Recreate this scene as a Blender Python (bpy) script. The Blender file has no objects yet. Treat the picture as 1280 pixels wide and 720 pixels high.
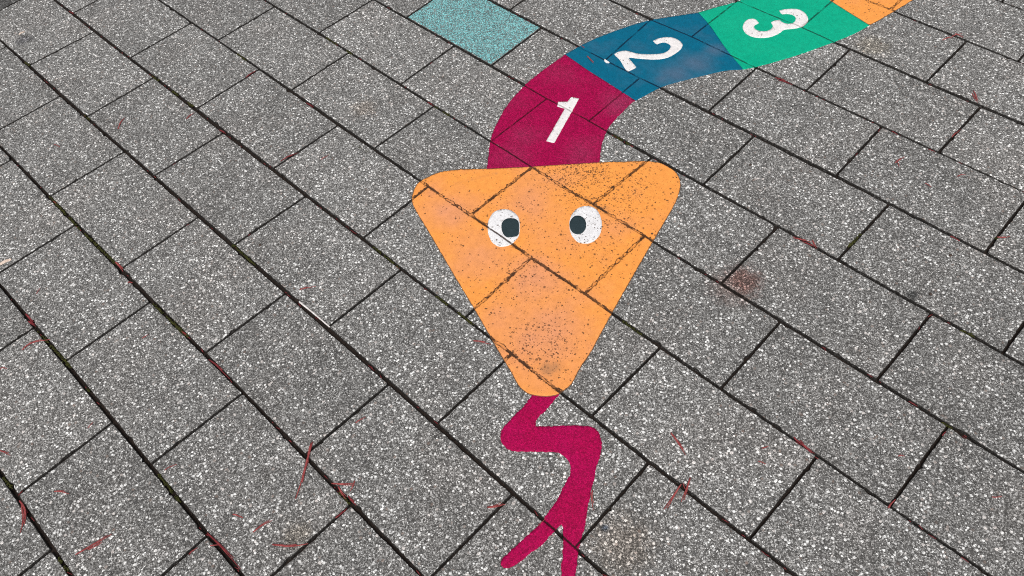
# A painted snake game on concrete pavers, seen from standing height. All lengths in DATA are world millimetres.
import bpy, bmesh, math, random
import numpy as np
from mathutils import Vector, Matrix, noise
from mathutils.geometry import delaunay_2d_cdt

LINES = {0: [(-414.7, -1028.0), (-349.2, -1023.0), (-224.8, -1032.1), (-142.9, -1027.6)],
 1: [(-849.2, -826.4), (-678.9, -831.0), (-550.9, -822.4), (-474.5, -824.0), (-351.0, -831.3), (-218.7, -826.5), (-26.6, -832.4), (75.9, -826.9)],
 2: [(-1283.1, -625.0), (-1207.3, -628.6), (-1040.1, -626.3), (-1014.2, -624.8), (-878.7, -631.5), (-679.3, -622.9), (-547.8, -631.2), (-349.6, -621.0), (-245.9, -622.5), (-169.9, -625.1), (-20.2, -621.1),
     (117.6, -628.6), (296.7, -624.3)],
 3: [(-1713.3, -425.4), (-1535.9, -420.9), (-1339.0, -432.7), (-1205.7, -424.6), (-1008.0, -428.3), (-876.1, -421.6), (-796.5, -426.3), (-675.9, -429.0), (-543.6, -418.6), (-457.3, -421.5), (-344.5, -425.8),
     (-209.7, -415.3), (-14.9, -423.5), (114.6, -417.0), (309.9, -425.5), (382.1, -423.1), (452.1, -421.8), (511.4, -427.4)],
 4: [(-1775.5, -226.4), (-1663.4, -219.5), (-1527.3, -228.4), (-1334.0, -221.3), (-1204.8, -225.8), (-1003.1, -217.5), (-869.9, -231.0), (-735.0, -224.8), (-670.1, -219.8), (-535.0, -227.6), (-336.3, -218.9),
     (-206.3, -224.1), (-15.7, -221.1), (57.9, -220.3), (238.3, -222.9), (313.7, -220.4), (445.7, -225.9), (520.3, -227.7), (649.8, -221.7), (687.4, -226.2)],
 5: [(-1508.6, -21.1), (-1334.7, -21.9), (-1203.0, -20.3), (-1022.1, -21.4), (-867.7, -17.4), (-666.5, -28.0), (-534.5, -21.1), (-347.9, -25.9), (-204.6, -23.0), (-77.7, -23.1), (-21.1, -26.4), (125.7, -20.7),
     (197.0, -24.0), (316.5, -26.2), (432.4, -26.7), (453.4, -21.7), (555.3, -26.9), (652.4, -24.4), (785.8, -25.3), (948.0, -26.8)],
 6: [(-1252.7, 175.7), (-1205.9, 173.0), (-1004.0, 180.7), (-869.7, 176.1), (-660.3, 176.8), (-533.0, 170.3), (-335.1, 170.7), (-265.8, 172.2), (-199.7, 169.4), (-91.4, 165.4), (-23.1, 172.5), (119.7, 173.2),
     (140.5, 173.6), (312.5, 176.9), (422.3, 173.7), (450.8, 171.1), (655.5, 176.7), (786.5, 170.6), (916.4, 173.4)],
 7: [(-997.9, 371.7), (-858.9, 375.6), (-669.1, 368.5), (-530.6, 373.1), (-457.3, 371.0), (-410.2, 365.3), (-335.7, 363.6), (-201.7, 372.2), (-147.8, 369.6), (-10.5, 365.7), (125.8, 374.8), (289.1, 374.7),
     (315.2, 373.3), (452.3, 377.2), (653.4, 371.4), (789.4, 375.6), (828.0, 370.8)],
 8: [(-740.9, 569.3), (-660.3, 575.5), (-540.5, 564.9), (-314.5, 565.0), (-209.3, 565.1), (-6.1, 577.9), (121.9, 569.1), (157.0, 574.0), (328.5, 581.2), (404.1, 578.8), (455.1, 573.2), (659.8, 575.7), (738.3, 571.0)],
 9: [(-479.0, 770.8), (-338.5, 766.3), (-208.0, 781.7), (-90.6, 778.7), (-10.3, 774.6), (24.0, 774.6), (128.1, 778.1), (323.8, 775.2), (457.8, 777.8), (643.8, 781.9)],
 10: [(-192.2, 977.7), (-110.9, 978.1), (-13.1, 984.9), (126.6, 974.4), (325.7, 977.4), (460.8, 966.4), (557.1, 975.5)],
 11: [(131.4, 1183.1), (327.4, 1172.7), (468.2, 1174.0)],
 12: [(306.5, 1374.9), (377.1, 1377.4)]}
JOINTS = {(0, 2): (-678.9, -681.8),
 (0, 3): (-351.0, -349.2),
 (0, 4): (-26.6, -20.9),
 (1, 2): (-878.7, -882.2),
 (1, 3): (-547.8, -550.9),
 (1, 4): (-212.8, -218.7),
 (1, 5): (117.6, 113.1),
 (2, 0): (-1339.0, -1345.1),
 (2, 1): (-1008.0, -1014.2),
 (2, 2): (-675.9, -679.3),
 (2, 3): (-344.5, -349.6),
 (2, 4): (-14.9, -20.2),
 (2, 5): (310.9, 311.2),
 (3, 0): (-1527.3, -1535.9),
 (3, 1): (-1204.8, -1205.7),
 (3, 2): (-869.9, -876.1),
 (3, 3): (-535.0, -543.6),
 (3, 4): (-206.3, -209.7),
 (3, 5): (113.3, 114.6),
 (3, 6): (445.7, 452.2),
 (4, -1): (-1666.0, -1663.4),
 (4, 0): (-1334.7, -1334.0),
 (4, 1): (-1005.8, -1003.1),
 (4, 2): (-666.5, -670.1),
 (4, 3): (-340.4, -336.3),
 (4, 4): (-21.1, -15.7),
 (4, 5): (316.5, 313.7),
 (4, 6): (652.4, 649.8),
 (5, 1): (-1205.9, -1203.0),
 (5, 2): (-869.7, -867.7),
 (5, 3): (-533.0, -534.5),
 (5, 4): (-199.7, -204.6),
 (5, 5): (119.7, 125.7),
 (5, 6): (450.8, 453.4),
 (5, 7): (786.5, 785.8),
 (6, 1): (-1003.4, -1004.0),
 (6, 2): (-669.1, -660.3),
 (6, 3): (-335.7, -335.1),
 (6, 4): (-9.7, -23.1),
 (6, 5): (315.2, 312.5),
 (6, 6): (653.4, 649.8),
 (7, 2): (-870.0, -861.7),
 (7, 3): (-540.5, -530.6),
 (7, 4): (-209.3, -201.7),
 (7, 5): (121.9, 125.8),
 (7, 6): (455.1, 452.3),
 (7, 7): (787.6, 789.4),
 (8, 2): (-664.8, -660.3),
 (8, 3): (-338.5, -314.5),
 (8, 4): (-10.3, -6.1),
 (8, 5): (323.8, 328.5),
 (8, 6): (658.4, 659.8),
 (9, 4): (-203.7, -208.0),
 (9, 5): (126.6, 128.1),
 (9, 6): (460.8, 457.8),
 (10, 4): (-11.4, -13.1),
 (10, 5): (327.4, 325.7)}
GRID = (-1529.55, -1025.41, 330.452, 200.0)
CAM = ([0.78248, -0.77156, 1.34284], [[0.718241, 0.691794, -0.074504], [0.52084, -0.605552, -0.601691], [-0.461363, 0.393354, -0.795246]], 29.179649528044564)
OUT = {'eyeL': [(-157.6, 37.3), (-144.4, 43.3), (-128.9, 42.7), (-113.9, 36.8), (-96.9, 21.1), (-82.4, 3.7), (-77.9, -12.0), (-78.0, -28.2), (-85.8, -41.9), (-98.0, -48.4), (-115.3, -47.0), (-134.5, -37.1), (-149.9, -23.7),
          (-162.6, -7.6), (-169.8, 13.5), (-166.7, 27.0)],
 'eyeR': [(-29.8, 156.6), (-18.6, 164.3), (-3.9, 164.8), (15.2, 155.6), (34.1, 138.3), (47.1, 116.6), (50.2, 99.9), (47.3, 84.6), (38.2, 75.3), (25.9, 69.6), (10.6, 72.8), (-2.7, 79.3), (-17.3, 91.6), (-28.4, 105.5),
          (-35.9, 122.7), (-37.3, 141.8)],
 'head': [(-346.4, -68.3), (-333.9, -80.1), (-317.8, -88.6), (-283.5, -101.6), (-242.3, -115.4), (-116.1, -160.8), (-16.3, -195.8), (79.4, -231.0), (120.6, -245.5), (148.1, -255.4), (171.0, -264.1), (187.1, -265.9),
          (201.3, -263.5), (214.7, -256.2), (227.4, -246.1), (237.9, -233.4), (241.6, -220.0), (243.7, -204.5), (241.9, -189.0), (232.5, -159.0), (225.4, -122.0), (212.5, -77.4), (197.0, -24.0), (174.3, 58.3),
          (145.2, 167.6), (135.5, 205.2), (118.7, 270.1), (107.6, 303.5), (96.1, 328.1), (85.1, 344.1), (69.2, 358.0), (52.0, 364.8), (32.0, 366.2), (12.2, 363.9), (-6.4, 354.8), (-23.4, 341.7), (-51.7, 316.8),
          (-91.7, 280.4), (-156.6, 216.8), (-208.5, 165.5), (-261.6, 114.9), (-312.5, 69.4), (-333.5, 48.7), (-349.8, 28.5), (-359.0, 9.3), (-365.3, -17.5), (-365.8, -34.3), (-357.3, -53.3)],
 'one': [(-290.9, 408.5), (-272.9, 415.9), (-215.7, 263.9), (-217.9, 260.2), (-233.9, 254.8), (-275.5, 366.8), (-295.0, 360.6), (-304.3, 374.7), (-287.0, 389.5), (-290.0, 400.9)],
 'pupL': [(-129.4, 26.4), (-119.8, 31.8), (-108.4, 29.6), (-94.5, 16.4), (-83.6, 2.7), (-87.3, -7.6), (-96.6, -17.2), (-107.2, -17.3), (-119.2, -11.0), (-128.9, -2.7), (-135.9, 8.1), (-135.4, 18.7)],
 'pupR': [(8.2, 117.1), (14.4, 107.2), (16.7, 97.1), (14.6, 88.7), (8.6, 83.6), (-0.2, 82.8), (-10.0, 86.6), (-19.0, 94.1), (-25.4, 104.0), (-27.9, 114.2), (-25.8, 122.8), (-19.7, 128.0), (-10.7, 128.7), (-0.8, 124.8)],
 'seg1': [(-275.0, 97.1), (-299.2, 127.6), (-338.0, 173.6), (-358.9, 208.1), (-373.7, 239.7), (-389.9, 278.4), (-400.7, 315.1), (-412.9, 382.7), (-414.9, 452.9), (-413.0, 522.8), (-326.6, 511.1), (-273.0, 506.4),
          (-189.4, 498.4), (-162.5, 495.7), (-164.5, 484.8), (-162.1, 461.6), (-157.5, 414.6), (-149.4, 376.5), (-133.5, 341.1), (-118.0, 315.3), (-89.0, 274.3), (-154.0, 213.9)],
 'seg2': [(-413.0, 522.8), (-404.8, 578.2), (-390.7, 634.7), (-366.5, 699.8), (-339.5, 757.6), (-310.7, 798.5), (-271.2, 849.5), (-254.0, 871.7), (-195.1, 843.0), (-113.6, 793.3), (-29.4, 751.6), (-61.8, 719.9),
          (-91.3, 672.9), (-114.7, 633.3), (-143.6, 579.0), (-154.2, 536.2), (-162.5, 495.7), (-189.4, 498.4), (-273.0, 506.4), (-326.6, 511.1)],
 'seg3': [(-254.0, 871.7), (-229.7, 921.8), (-211.9, 953.5), (-196.7, 987.9), (-174.7, 1036.7), (-151.6, 1096.0), (-134.2, 1165.5), (-90.5, 1142.7), (-21.0, 1123.0), (26.1, 1110.4), (114.8, 1088.8), (101.5, 1032.4),
          (79.5, 971.8), (43.4, 884.6), (3.6, 805.3), (-30.3, 749.6), (-113.6, 793.3), (-195.1, 843.0)],
 'seg4': [(-134.2, 1165.5), (-129.1, 1236.5), (-128.0, 1315.9), (77.6, 1289.4), (160.0, 1315.8), (145.6, 1246.7), (141.1, 1218.1), (133.4, 1178.6), (124.1, 1128.4), (114.8, 1088.8), (26.1, 1110.4), (-21.0, 1123.0),
          (-90.5, 1142.7)],
 'three': [(-94.4, 1004.6), (-87.1, 1017.6), (-72.8, 1031.7), (-57.6, 1039.1), (-41.2, 1036.6), (-25.7, 1027.4), (-15.3, 1014.5), (-11.5, 999.6), (-12.8, 983.7), (-20.8, 965.7), (-36.2, 949.0), (-40.9, 941.2),
           (-41.3, 929.2), (-44.7, 911.9), (-52.6, 894.1), (-68.6, 878.6), (-86.3, 870.6), (-103.7, 871.6), (-119.5, 879.8), (-129.8, 892.5), (-135.9, 908.7), (-136.0, 923.7), (-129.2, 933.8), (-120.4, 935.8),
           (-105.8, 929.1), (-107.1, 921.0), (-108.0, 912.5), (-105.2, 905.8), (-97.2, 901.4), (-87.0, 901.1), (-75.3, 908.4), (-68.1, 920.0), (-68.2, 931.7), (-71.8, 940.7), (-83.3, 949.6), (-80.2, 961.0),
           (-72.1, 971.5), (-63.3, 968.2), (-51.8, 968.2), (-42.3, 973.8), (-38.0, 984.9), (-41.0, 997.5), (-48.5, 1006.7), (-58.4, 1009.3), (-69.4, 1005.7), (-79.9, 996.3), (-86.4, 998.5)],
 'tongue': [(198.5, -258.1), (203.9, -264.6), (208.5, -288.5), (209.0, -313.7), (210.3, -336.1), (212.4, -350.4), (220.5, -362.8), (230.0, -368.4), (243.8, -370.6), (256.4, -366.6), (274.9, -351.8), (301.3, -328.2),
            (316.5, -317.0), (329.5, -313.9), (341.4, -316.8), (352.0, -322.5), (360.5, -333.2), (362.8, -344.4), (372.1, -371.9), (376.5, -393.6), (379.2, -413.2), (380.5, -424.6), (381.4, -448.5), (379.2, -472.0),
            (376.9, -498.2), (376.4, -516.6), (379.3, -524.3), (384.7, -526.7), (391.0, -525.3), (395.9, -517.9), (400.2, -503.6), (404.2, -479.3), (408.2, -454.6), (407.4, -431.0), (407.9, -416.7), (409.2, -408.5),
            (417.4, -415.7), (431.6, -430.2), (442.7, -444.0), (454.5, -459.8), (468.1, -476.3), (476.3, -483.1), (483.7, -481.9), (487.8, -475.3), (485.4, -466.2), (482.1, -457.7), (473.9, -445.0), (462.6, -428.8),
            (454.0, -415.8), (447.0, -401.0), (442.0, -390.3), (427.3, -366.5), (409.1, -335.2), (397.6, -313.0), (387.4, -295.7), (373.9, -267.3), (365.1, -254.5), (353.9, -243.7), (341.0, -237.6), (326.9, -239.5),
            (313.1, -248.9), (291.7, -268.0), (267.7, -291.5), (251.9, -305.6), (244.5, -291.3), (244.3, -265.9), (242.2, -241.9), (241.5, -229.4), (238.3, -222.9)],
 'two': [(-272.5, 702.9), (-267.5, 720.3), (-257.0, 734.5), (-243.1, 744.2), (-227.0, 746.2), (-211.0, 741.3), (-202.6, 734.7), (-197.1, 720.6), (-196.4, 701.2), (-200.0, 678.5), (-208.1, 662.0), (-221.3, 647.5),
         (-241.7, 633.1), (-261.0, 621.8), (-273.9, 615.5), (-277.1, 610.7), (-268.8, 607.1), (-240.5, 594.9), (-239.5, 588.5), (-242.7, 574.9), (-245.6, 569.8), (-256.5, 572.2), (-289.5, 590.7), (-312.2, 598.3),
         (-315.4, 604.4), (-311.7, 617.6), (-300.2, 630.1), (-289.9, 633.1), (-273.6, 637.4), (-256.3, 647.0), (-236.6, 662.6), (-223.3, 677.1), (-217.9, 692.8), (-220.6, 707.8), (-226.1, 715.0), (-233.6, 717.8),
         (-243.5, 717.0), (-250.1, 711.8), (-255.9, 698.5), (-261.4, 698.8)]}
TEAL = (7, 2)
DARK = (3, -2)
SCUFF_MAGENTA = [((-188.9, 463.3), 24, 1.0), ((-181.0, 480.8), 14, 1.0), ((-176.2, 432.9), 14, 0.7), ((-286.8, 234.9), 26, 0.55), ((-267.6, 174.1), 26, 0.45), ((-146.3, 274.0), 28, 0.5), ((-369.5, 468.9), 30, 0.35)]
SCUFF_BLUE = [((-144.3, 640.4), 26, 1.0), ((-132.3, 689.5), 28, 0.8), ((-128.0, 773.7), 16, 0.7), ((-156.9, 599.2), 14, 0.6), ((-349.3, 616.0), 18, 0.1)]
SPOTS = {'brown1': (506.1, -368.9),
 'brown2': (-21.0, -46.0),
 'brown3': (-665.3, 55.7),
 'brown4': (90.0, -722.5),
 'dk1': (603.8, 388.6),
 'dk2': (466.9, -364.6),
 'dk3': (-1658.8, -378.0),
 'dk4': (137.5, 34.8),
 'dk5': (-36.2, -693.6),
 'olive': (160.4, 1021.2),
 'red': (344.6, 212.5),
 'red2': (333.7, 182.0)}
GRIME = [((-86.6, 246.6), 38, 1.3), ((-133.5, 204.5), 34, 1.25), ((-93.2, 186.2), 30, 0.9), ((-36.3, 256.0), 34, 0.8), ((-44.2, 170.3), 26, 0.7), ((13.1, 265.2), 45, 0.6), ((9.2, 215.0), 40, 0.6), ((-100.7, 154.5), 30, 0.55),
 ((144.4, -164.5), 38, 0.8), ((108.4, -171.3), 25, 0.6), ((43.8, 94.5), 60, 0.35), ((1.7, -81.8), 50, 0.35), ((75.4, 270.4), 30, 0.35), ((52.9, 175.6), 35, 0.55), ((197.0, -194.9), 22, 0.5), ((-146.4, 23.0), 40, 0.15),
 ((-85.0, 59.5), 30, 0.25), ((66.0, 1167.7), 30, 0.15)]
SMUDGE = [((-297.8, 22.2), 5, 0.55), ((-293.2, 30.4), 5, 0.55), ((-288.5, 38.5), 5, 0.55), ((-283.8, 46.7), 5, 0.55), ((-279.1, 54.8), 5, 0.55), ((-274.4, 63.0), 5, 0.55), ((-269.7, 71.2), 5, 0.55), ((-265.0, 79.3), 5, 0.55),
 ((-260.2, 87.5), 5, 0.55), ((-255.5, 95.7), 5, 0.55), ((-250.8, 104.0), 5, 0.55), ((189.1, -201.9), 14, 0.8), ((195.7, -189.0), 13, 0.7), ((8.8, 177.7), 12, 0.6), ((-14.9, 176.3), 10, 0.5), ((82.6, 174.0), 10, 0.5),
 ((176.3, -112.2), 9, 0.3), ((120.2, 159.2), 12, 0.4), ((-180.2, 62.8), 6, 0.25), ((185.0, -129.0), 8, 0.3), ((152.1, -217.8), 8, 0.2)]
OPEN = [((-333.4, -26.8), 10, 1.0), ((-336.9, -55.6), 10, 1.0), ((-177.5, -27.6), 10, 1.0), ((-155.6, -27.2), 10, 1.0), ((-80.8, -19.9), 10, 1.0), ((-53.0, -19.5), 10, 1.0), ((56.8, -20.9), 10, 1.0), ((87.8, -21.4), 10, 1.0),
 ((3.5, 173.3), 10, 1.0), ((112.9, -218.8), 10, 1.0), ((147.6, -224.1), 10, 1.0), ((239.4, -219.7), 10, 1.0), ((189.7, -22.7), 10, 1.0), ((-193.4, -4.4), 10, 1.0), ((-196.0, 43.3), 10, 1.0), ((-12.6, -85.9), 10, 1.0),
 ((127.6, 171.2), 10, 1.0), ((-185.6, 310.6), 10, 1.0)]
FADE = [((-249.6, -48.5), 35, 0.9), ((-106.4, -90.6), 45, 0.7), ((20.3, -65.8), 50, 0.8), ((131.9, -150.8), 60, 0.9), ((58.5, -164.5), 40, 0.7), ((-131.9, 96.9), 40, 0.7), ((-7.6, 50.9), 40, 0.4), ((60.8, 152.6), 30, 0.5),
 ((-321.8, -30.1), 20, 0.5), ((-139.1, 170.5), 30, 0.5)]
NEEDLES = [([(-1095.3, -395.0), (-1111.6, -376.5), (-1121.8, -359.1)], 0.8, 'short faded red needle on a paver below the mossy joint near the top left'),
 ([(-1173.8, -531.6), (-1165.0, -528.1), (-1152.9, -525.5)], 0.8, 'tiny red needle fleck lying level on a grey paver near the upper left edge'),
 ([(-988.3, -259.7), (-991.5, -248.2), (-993.8, -234.7)], 0.8, 'short pale red needle just left of the T joint with moss, upper left'),
 ([(-1685.4, -223.5), (-1672.5, -223.3), (-1657.7, -221.6)], 0.8, 'red needle scrap stuck in the joint corner near the top left corner'),
 ([(-887.1, -228.9), (-874.9, -227.6), (-861.7, -225.4)], 1.0, 'dark red needle scrap wedged at the joint corner a third across, upper left'),
 ([(-1004.0, -66.9), (-1004.8, -50.9), (-1007.0, -30.4)], 0.8, 'thin dark red needle lying along a cross joint left of the top centre'),
 ([(-602.7, -129.6), (-602.4, -120.2), (-600.6, -109.4)], 0.8, 'short red needle alone on the paver up and left of the orange head'),
 ([(-674.7, -196.0), (-670.6, -172.9), (-664.8, -149.4)], 0.8, 'long dark red needle sunk along a cross joint up and left of the orange head'),
 ([(-798.2, -24.7), (-785.2, -24.5), (-769.5, -24.7)], 0.8, 'pinkish needle scrap lying in the long joint left of the magenta segment'),
 ([(-558.7, 172.4), (-549.1, 172.5), (-534.6, 172.7)], 0.7, 'red brown needle scrap in the joint just below the teal paver and left of it'),
 ([(-364.0, 550.4), (-349.1, 544.4), (-331.8, 537.8)], 0.8, 'pink red needle lying on the blue segment beside the magenta border'),
 ([(-405.6, 574.4), (-390.9, 572.0), (-374.0, 571.4)], 0.6, 'thin red needle in the joint crossing the upper left of the blue segment'),
 ([(281.4, 1142.0), (286.4, 1156.7), (294.2, 1166.9)], 0.8, 'left piece of the crossed pink needles in the upper right'),
 ([(291.8, 1167.7), (297.2, 1181.5), (305.2, 1194.5)], 0.8, 'right piece of the crossed pink needles in the upper right'),
 ([(289.9, 1186.6), (302.7, 1183.0), (314.4, 1181.3)], 0.6, 'small tilted needle across the two crossed pink needles in the upper right'),
 ([(422.8, 1012.3), (434.9, 996.6), (448.5, 978.9)], 0.8, 'longer of two upright red needles meeting a joint by the right edge'),
 ([(423.9, 1002.2), (433.0, 991.5), (444.6, 981.7)], 0.6, 'shorter of two upright red needles meeting a joint by the right edge'),
 ([(43.1, 773.1), (63.2, 777.7), (90.9, 777.0)], 0.9, 'red needle lying in the joint just below the green segment'),
 ([(53.0, 768.2), (71.6, 770.4), (83.0, 775.7)], 0.7, 'orange red needle beside the one in the joint below the green segment'),
 ([(347.9, 776.6), (358.9, 775.4), (371.1, 771.9)], 0.9, 'pink needle scrap beside the long joint in the upper right'),
 ([(436.9, 771.6), (444.1, 772.0), (452.6, 773.6)], 0.8, 'small red scrap in the joint corner of the upper right'),
 ([(402.2, 697.5), (410.4, 690.4), (417.3, 682.3)], 0.7, 'upright leg of the forked red needle on a paver in the upper right'),
 ([(404.0, 688.3), (407.0, 702.5), (410.4, 719.3)], 0.7, 'slanted leg of the forked red needle on a paver in the upper right'),
 ([(481.2, 672.7), (488.0, 672.3), (496.0, 670.8)], 0.8, 'tiny red needle tuft alone on a paver below the forked one'),
 ([(522.2, 732.6), (525.9, 741.9), (533.5, 749.2)], 0.7, 'faint red needle lying level on the paver near the upper right edge'),
 ([(457.9, 838.4), (458.8, 852.5), (460.8, 872.1)], 0.7, 'red needle inside the cross joint near the upper right edge'),
 ([(-643.6, -873.1), (-645.2, -860.0), (-639.4, -842.1), (-622.8, -820.6)], 1.0, 'long curved salmon needle bridging the mossy joint at the left edge'),
 ([(-725.6, -825.0), (-709.6, -825.6), (-686.7, -827.1)], 1.2, 'thick dark red needle in the mossy joint above the curved salmon one'),
 ([(-707.0, -830.5), (-695.0, -829.1), (-681.0, -825.7)], 1.0, 'second dark red needle in the mossy joint above the curved salmon one, lower'),
 ([(-992.6, -626.8), (-982.3, -625.9), (-971.2, -625.4)], 0.9, 'small pink red scrap in the joint halfway up the left side'),
 ([(-703.9, -623.4), (-689.4, -623.7), (-668.8, -625.6)], 1.3, 'red brown needle clump piece at a joint corner left of centre'),
 ([(-630.8, -635.0), (-628.5, -631.1), (-622.0, -628.4)], 1.2, 'tiny orange red crumb of needle on the joint edge left of centre'),
 ([(-477.9, -690.0), (-476.7, -683.8), (-476.9, -676.2)], 0.8, 'faint red needle on the paver left of the white straw'),
 ([(-432.6, -625.5), (-419.2, -625.1), (-402.1, -623.9)], 0.8, 'red needle in the long joint up and left of the white straw'),
 ([(-328.6, -626.6), (-302.1, -624.6), (-258.8, -624.3)], 0.9, 'long crimson needle along the joint below and left of the white straw'),
 ([(-636.0, -925.3), (-633.3, -919.7), (-625.1, -915.0)], 0.8, 'red needle stub touching the left edge of the picture'),
 ([(-759.6, -784.4), (-763.6, -777.4), (-769.4, -770.2)], 0.6, 'faint red speck like needle on the leftmost full paver at mid height'),
 ([(-329.5, -400.1), (-321.1, -388.3), (-310.0, -371.4)], 0.8, 'faint red needle on the paver just above and right of the white straw'),
 ([(35.6, -250.4), (50.0, -242.0), (68.5, -233.2)], 0.9, 'red needle lying level just left of the lower side of the orange head'),
 ([(355.4, 365.3), (371.2, 371.1), (392.9, 381.0)], 0.9, 'left red needle at the joint above the rust stain'),
 ([(387.4, 385.8), (395.9, 377.1), (406.7, 369.5)], 0.7, 'upright short red needle at the joint right of the rust stain'),
 ([(373.9, 370.6), (389.5, 372.6), (405.4, 376.7)], 0.8, 'lowest red needle lying in the joint right of the rust stain'),
 ([(589.0, 571.6), (597.6, 572.4), (609.4, 572.2)], 1.1, 'bright red needle in the long joint toward the right edge'),
 ([(659.2, 625.5), (668.7, 630.7), (677.7, 643.0)], 0.8, 'pale red needle lying level beside the cross joint at the right edge'),
 ([(-335.6, -1027.0), (-318.1, -1027.2), (-300.9, -1033.5), (-277.2, -1053.0)], 1.0, 'long hooked red needle crossing the joint at the lower left corner'),
 ([(-328.5, -1027.3), (-306.2, -1035.0), (-281.0, -1048.7)], 0.7, 'paler twin of the hooked needle at the lower left corner'),
 ([(-303.7, -975.1), (-293.6, -966.6), (-278.2, -958.2)], 0.8, 'small red needle above the slanted long one on the lower left paver'),
 ([(-166.9, -1004.9), (-158.8, -975.7), (-152.3, -942.5)], 0.9, 'longest slanted red needle on the lower left paver'),
 ([(-159.0, -985.8), (-153.1, -971.1), (-152.5, -961.1)], 0.8, 'short needle doubled under the longest slanted one, lower left'),
 ([(-23.3, -777.8), (-15.7, -774.0), (-5.1, -769.6)], 1.0, 'orange red needle tuft on the paver left of the long red needle'),
 ([(-6.0, -836.8), (0.8, -829.3), (7.6, -821.9)], 0.8, 'salmon needle lying across the long joint near the bottom left'),
 ([(-20.1, -870.0), (-20.3, -862.9), (-19.0, -853.0)], 1.0, 'red needle in the cross joint near the bottom left'),
 ([(-28.2, -827.6), (10.4, -824.9), (66.2, -823.9)], 0.9, 'long crimson needle lying along the joint near the bottom left'),
 ([(-459.9, -1007.0), (-450.3, -1003.5), (-434.7, -997.5)], 0.7, 'faint red needle at the left edge in the lower third'),
 ([(-375.4, -868.8), (-376.7, -862.5), (-378.7, -855.2)], 0.7, 'short red needle near the top of the lower left paver, beside a joint'),
 ([(-187.4, -815.2), (-185.5, -805.1), (-180.8, -793.2)], 0.7, 'faint red needle beside the long joint above the bottom left crossing needle'),
 ([(-29.0, -598.4), (-5.8, -628.4), (19.2, -660.7), (36.6, -686.3)], 1.1, 'longest upright red needle crossing a long joint left of the tongue'),
 ([(-29.5, -601.7), (-16.1, -618.1), (4.5, -639.9)], 0.7, 'thin needle paired with the longest upright one left of the tongue'),
 ([(61.4, -625.3), (77.9, -613.8), (94.9, -599.1)], 0.9, 'level top needle of the red cluster on the joint left of the tongue'),
 ([(73.9, -620.8), (87.4, -624.5), (102.6, -626.6)], 0.9, 'left leaning needle of the red cluster on the joint left of the tongue'),
 ([(88.0, -594.0), (93.2, -602.0), (97.1, -611.8)], 0.9, 'short upright needle at the right end of the red cluster left of the tongue'),
 ([(101.2, -620.0), (112.2, -621.8), (125.6, -621.4)], 0.9, 'lowest needle of the red cluster, in the joint left of the tongue'),
 ([(0.9, -520.4), (2.2, -511.2), (5.3, -500.2)], 0.9, 'short red needle above the red cluster, near the paver corner'),
 ([(29.9, -772.2), (32.6, -754.5), (37.3, -736.9)], 0.8, 'slanted red needle on the paver left of the level orange red one'),
 ([(72.6, -762.6), (97.0, -745.3), (117.0, -720.3)], 1.1, 'level orange red needle near the bottom edge left of the tongue'),
 ([(115.5, -660.1), (116.7, -648.1), (116.1, -635.2)], 0.8, 'dark needle in the cross joint above the level orange red one'),
 ([(296.4, -471.8), (306.6, -461.3), (315.4, -446.3)], 0.8, 'needle lying over the cross joint close to the left tongue tip'),
 ([(440.0, -154.9), (456.1, -160.7), (476.2, -167.5)], 0.9, 'upper of the doubled red needles on the paver right of the tongue'),
 ([(448.6, -157.7), (466.8, -164.9), (486.0, -172.2)], 0.7, 'lower of the doubled red needles on the paver right of the tongue'),
 ([(512.0, -220.3), (515.3, -248.2), (518.2, -275.9)], 0.9, 'long left slanting needle of the trio over the joint right of the tongue'),
 ([(516.3, -200.8), (524.3, -223.4), (531.2, -245.9)], 0.9, 'long right needle of the trio over the joint right of the tongue'),
 ([(513.2, -216.7), (519.4, -221.4), (527.7, -224.2)], 0.7, 'short middle needle of the trio over the joint right of the tongue'),
 ([(407.4, -329.0), (416.4, -341.5), (432.2, -355.1)], 0.7, 'faint upright needle against the right side of the tongue'),
 ([(574.5, -75.3), (578.1, -69.4), (580.8, -63.7)], 0.7, 'faint short red needle, upper of two far right of the tongue'),
 ([(583.4, -99.7), (589.7, -97.2), (596.7, -95.7)], 0.7, 'faint short red needle, lower of two far right of the tongue'),
 ([(382.7, -436.9), (382.3, -427.9), (382.6, -418.3)], 0.6, 'thin pale needle across the joint at the left tongue prong'),
 ([(603.2, -21.0), (625.2, -23.2), (656.2, -29.0)], 1.1, 'long crimson needle in the joint corner of the lower right'),
 ([(614.7, -19.0), (634.4, -23.8), (645.6, -22.5)], 0.9, 'brighter needle over the long crimson one in the lower right joint corner'),
 ([(713.0, 172.8), (720.5, 172.9), (729.5, 173.8)], 0.9, 'pale red needle in the long joint toward the lower right'),
 ([(752.2, 63.7), (754.5, 68.4), (760.0, 70.8)], 0.8, 'tiny red needle in the middle of the lower right paver'),
 ([(785.5, -29.9), (785.2, -21.6), (786.7, -9.0)], 1.1, 'red needle clump piece at the joint corner near the lower right'),
 ([(907.5, -26.7), (913.4, -26.5), (920.2, -26.4)], 0.9, 'red needle in the long joint at the bottom right'), ([(897.4, 97.3), (903.1, 101.2), (908.9, 109.5)], 0.8, 'small level red needle on the bottom right paver'),
 ([(787.4, 148.8), (788.0, 156.2), (789.8, 165.9)], 0.8, 'red needle scrap in the cross joint high in the lower right'),
 ([(295.8, -471.4), (304.2, -462.2), (311.8, -448.9)], 0.6, 'pinkish needle beside the joint above the left tongue prong')]
STRAW = [(-306.4, -420.1), (-258.4, -418.5), (-205.2, -417.8)]
STRAWBIT = [(-318.9, -420.0), (-301.2, -420.9)]
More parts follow.
